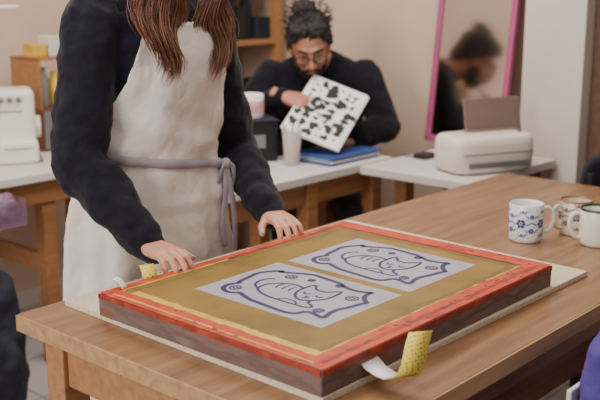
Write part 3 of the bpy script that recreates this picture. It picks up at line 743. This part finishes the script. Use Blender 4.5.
for i, (mm, da, db) in enumerate((('folderblue', 0, 0), ('paper', .01, .005), ('folderteal', .0, .01), ('folderblue', .015, .0))):
    p.append(abox('folder', 2.64+da, 2.93+da, 2.20+db, 2.41+db, .7505+.008*i, .757+.008*i, M[mm], b=.001))
group('document_folder', p)

cp = V((-.03, 3.48, .7502))
p = [mk('cup', g_lathe(cp, [(.026, 0), (.028, .002), (.037, .13), (.039, .132), (.036, .131), (.027, .005), (.004, .004)], 28), M['clear']),
     mk('contents', g_lathe(cp, [(.02, .006), (.025, .007), (.031, .075), (.01, .085)], 20), M['pinkthing'])]
for k in range(4):
    an = k*1.6; p.append(mk('stick', g_tube([cp+V((.01*math.cos(an), .01*math.sin(an), .06)), cp+V((.03*math.cos(an), .03*math.sin(an), .15))], .003, 6), M[('pinkthing', 'paper', 'purple', 'pine')[k]]))
group('plastic_cup', p)
p = [box('crate', V((-.19, 3.60, .826)), (.17, .16, .150), M['black'], .35, .008), box('crate_lid', V((-.19, 3.60, .906)), (.18, .17, .010), M['dark'], .35, .004),
     box('crate_label', V((-.162, 3.5225, .83)), (.07, .002, .05), M['grey'], .35, 0)]
group('storage_box', p)
tn = V((-.185, 3.60, .9115))
p = [mk('roll', g_lathe(tn, [(.045, 0), (.048, .004), (.048, .085), (.044, .09), (.02, .09), (.02, .084), (.004, .083)], 28), M['paper']),
     mk('band', g_lathe(tn, [(.0485, .02), (.049, .024), (.049, .062), (.0485, .066)], 28, cap=False), M['pinkthing'])]
group('tin', p)
p = [abox('body', 2.985, 3.065, 2.02, 2.08, .7505, .77, M['black'], b=.006), mk('tip', g_tube([W(3.0, 2.08, .76), W(3.0, 2.13, .758)], .006, 8), M['metal'])]
group('tape_dispenser', p)

# ---------------------------------------------------------------- printer
pr = math.radians(24); PC = V((.665, 3.40, .75)); Rp = Matrix.Rotation(pr, 3, 'Z')
def pp(x, y, z): return PC + Rp @ V((x, y, z))
rings = [ring(pp(0, 0, z), Rp @ X, Rp @ Y, hw, hd, 48, 5) for z, hw, hd in ((.004, .155, .085), (.012, .168, .094), (.06, .172, .097), (.10, .172, .096), (.122, .168, .092), (.132, .158, .083), (.134, .14, .07))]
p = [mk('body', g_loft(rings), M['plastic']), box('slot', pp(0, -.096, .035), (.25, .01, .02), M['grey'], pr, .002), box('seam', pp(0, -.0965, .075), (.30, .004, .003), M['grey'], pr, 0)]
Rt = Rp @ Matrix.Rotation(math.radians(-12), 3, 'X')
p.append(box('paper_tray', pp(.065, .048, .180), (.245, .008, .145), M['tray'], R=Rt, b=.006))
p.append(box('tray_hinge', pp(.055, .04, .132), (.22, .05, .016), M['tray'], pr, .004))
p.append(mk('button', g_tube([pp(.13, -.03, .13), pp(.13, -.03, .138)], .01, 14, rnd=False), M['grey']))
for sx in (-.13, .13):
    for sy in (-.06, .06): p.append(mk('foot', g_tube([pp(sx, sy, .001), pp(sx, sy, .006)], .012, 12, rnd=False), M['black']))
group('printer', p)

# ---------------------------------------------------------------- leaning mirror
zb_, zt_ = .752, 2.0; aB, aT = 3.325, 3.465
b0_, b1_ = 1.865, 2.26
cm = W((aB+aT)/2, (b0_+b1_)/2, (zb_+zt_)/2+.006)
Qr = Matrix.Rotation(math.radians(-6.5), 3, 'Z')
ux = Qr @ (-BX); uz = Qr @ (W(aT, 0, zt_)-W(aB, 0, zb_)).normalized(); un = ux.cross(uz)
Rm = basis(ux, -un, uz) if basis(ux, -un, uz).determinant() > 0 else basis(ux, un, uz)
Hm = (W(aT, 0, zt_)-W(aB, 0, zb_)).length; wm = b1_-b0_
def mp_(x, z): return cm + ux*x + uz*z
fw = .026
p = [box('glass', mp_(0, 0), (wm-.03, .006, Hm-.03), M['mirror'], R=Rm, b=0)]
p += [box('frame_side', mp_(s_*(wm/2-fw/2), 0), (fw, .022, Hm), M['pink'], R=Rm, b=.003) for s_ in (-1, 1)]
p += [box('frame_end', mp_(0, s_*(Hm/2-fw/2)), (wm, .022, fw), M['pink'], R=Rm, b=.003) for s_ in (-1, 1)]
group('standing_mirror', p)

# ---------------------------------------------------------------- chairs
def chair(name, a, b, seatm, backm, sgn, hb=.84, extra=None):
    p = [abox('seat', a-.2, a+.2, b-.2, b+.2, .43, .46, M[seatm], b=.012, seg=3)]
    for x in (-.17, .17):
        for y in (-.17, .17): p.append(abox('leg', a+x-.016, a+x+.016, b+y-.016, b+y+.016, 0, .43, M['black']))
        p.append(abox('back_post', a+x-.014, a+x+.014, b+sgn*.17-.014, b+sgn*.17+.014, .43, hb-.04, M['black']))
    rr = [ring(W(a, b+sgn*.185, z), AX, BX, hw, .018, 28, 3) for z, hw in ((.60, .18), (.62, .2), (hb-.06, .2), (hb-.02, .18), (hb, .13))]
    p.append(mk('backrest', g_loft(rr), M[backm]))
    if extra: p += extra
    return group(name, p)
chair('chair', 3.16, 1.19, 'dark', 'dark', 1, .83)
ca_, cb2 = 1.67, .44
jk = [g_loft([ring(W(ca_, cb2+.19, z), AX, BX, hw, hd, 30, 3) for z, hw, hd in ((.36, .2, .04), (.5, .225, .05), (.7, .222, .045), (.80, .205, .04), (.83, .16, .028))])]
jacket = fuse('draped_jacket', jk, M['purple'], .008, 3, .03, .07)
patch = abox('jacket_patch', ca_-.20, ca_-.12, cb2+.235, cb2+.245, .66, .72, M['white'], b=.003)
chair('chair', ca_, cb2, 'pine', 'dark', 1, .8, [jacket, patch])

# ---------------------------------------------------------------- light
def area(name, loc, target, size, e, col):
    L = bpy.data.lights.new(name, 'AREA'); L.shape = 'RECTANGLE'; L.size = size[0]; L.size_y = size[1]; L.energy = e; L.color = col
    o = bpy.data.objects.new(name, L); COL.objects.link(o); o.location = loc
    o.rotation_euler = (V(target)-V(loc)).to_track_quat('-Z', 'Y').to_euler(); return o
area('window_light', (-2.2, -.2, 2.1), (.2, 2.4, .8), (1.6, 1.4), 94, (1, .95, .88))
area('ceiling_lamp', W(2.0, 2.0, 2.65), W(2.0, 2.0, 0), (1.4, 1.4), 58, (1, .92, .83))
area('ceiling_lamp_rear', W(.8, .6, 2.65), W(.8, .6, 0), (1.4, 1.0), 15, (1, .92, .84))
w = bpy.data.worlds.new('World'); bpy.context.scene.world = w; w.use_nodes = True
w.node_tree.nodes['Background'].inputs[0].default_value = (1, .93, .87, 1)
w.node_tree.nodes['Background'].inputs[1].default_value = .28

cam = bpy.data.cameras.new('Camera'); co = bpy.data.objects.new('Camera', cam); COL.objects.link(co)
co.location = (0, 0, 1.42); co.rotation_euler = (math.radians(77), 0, 0)
cam.sensor_width = 36; cam.lens = 57.2; cam.clip_start = .05
cam.dof.use_dof = True; cam.dof.focus_distance = 1.95; cam.dof.aperture_fstop = 4.0
bpy.context.scene.camera = co
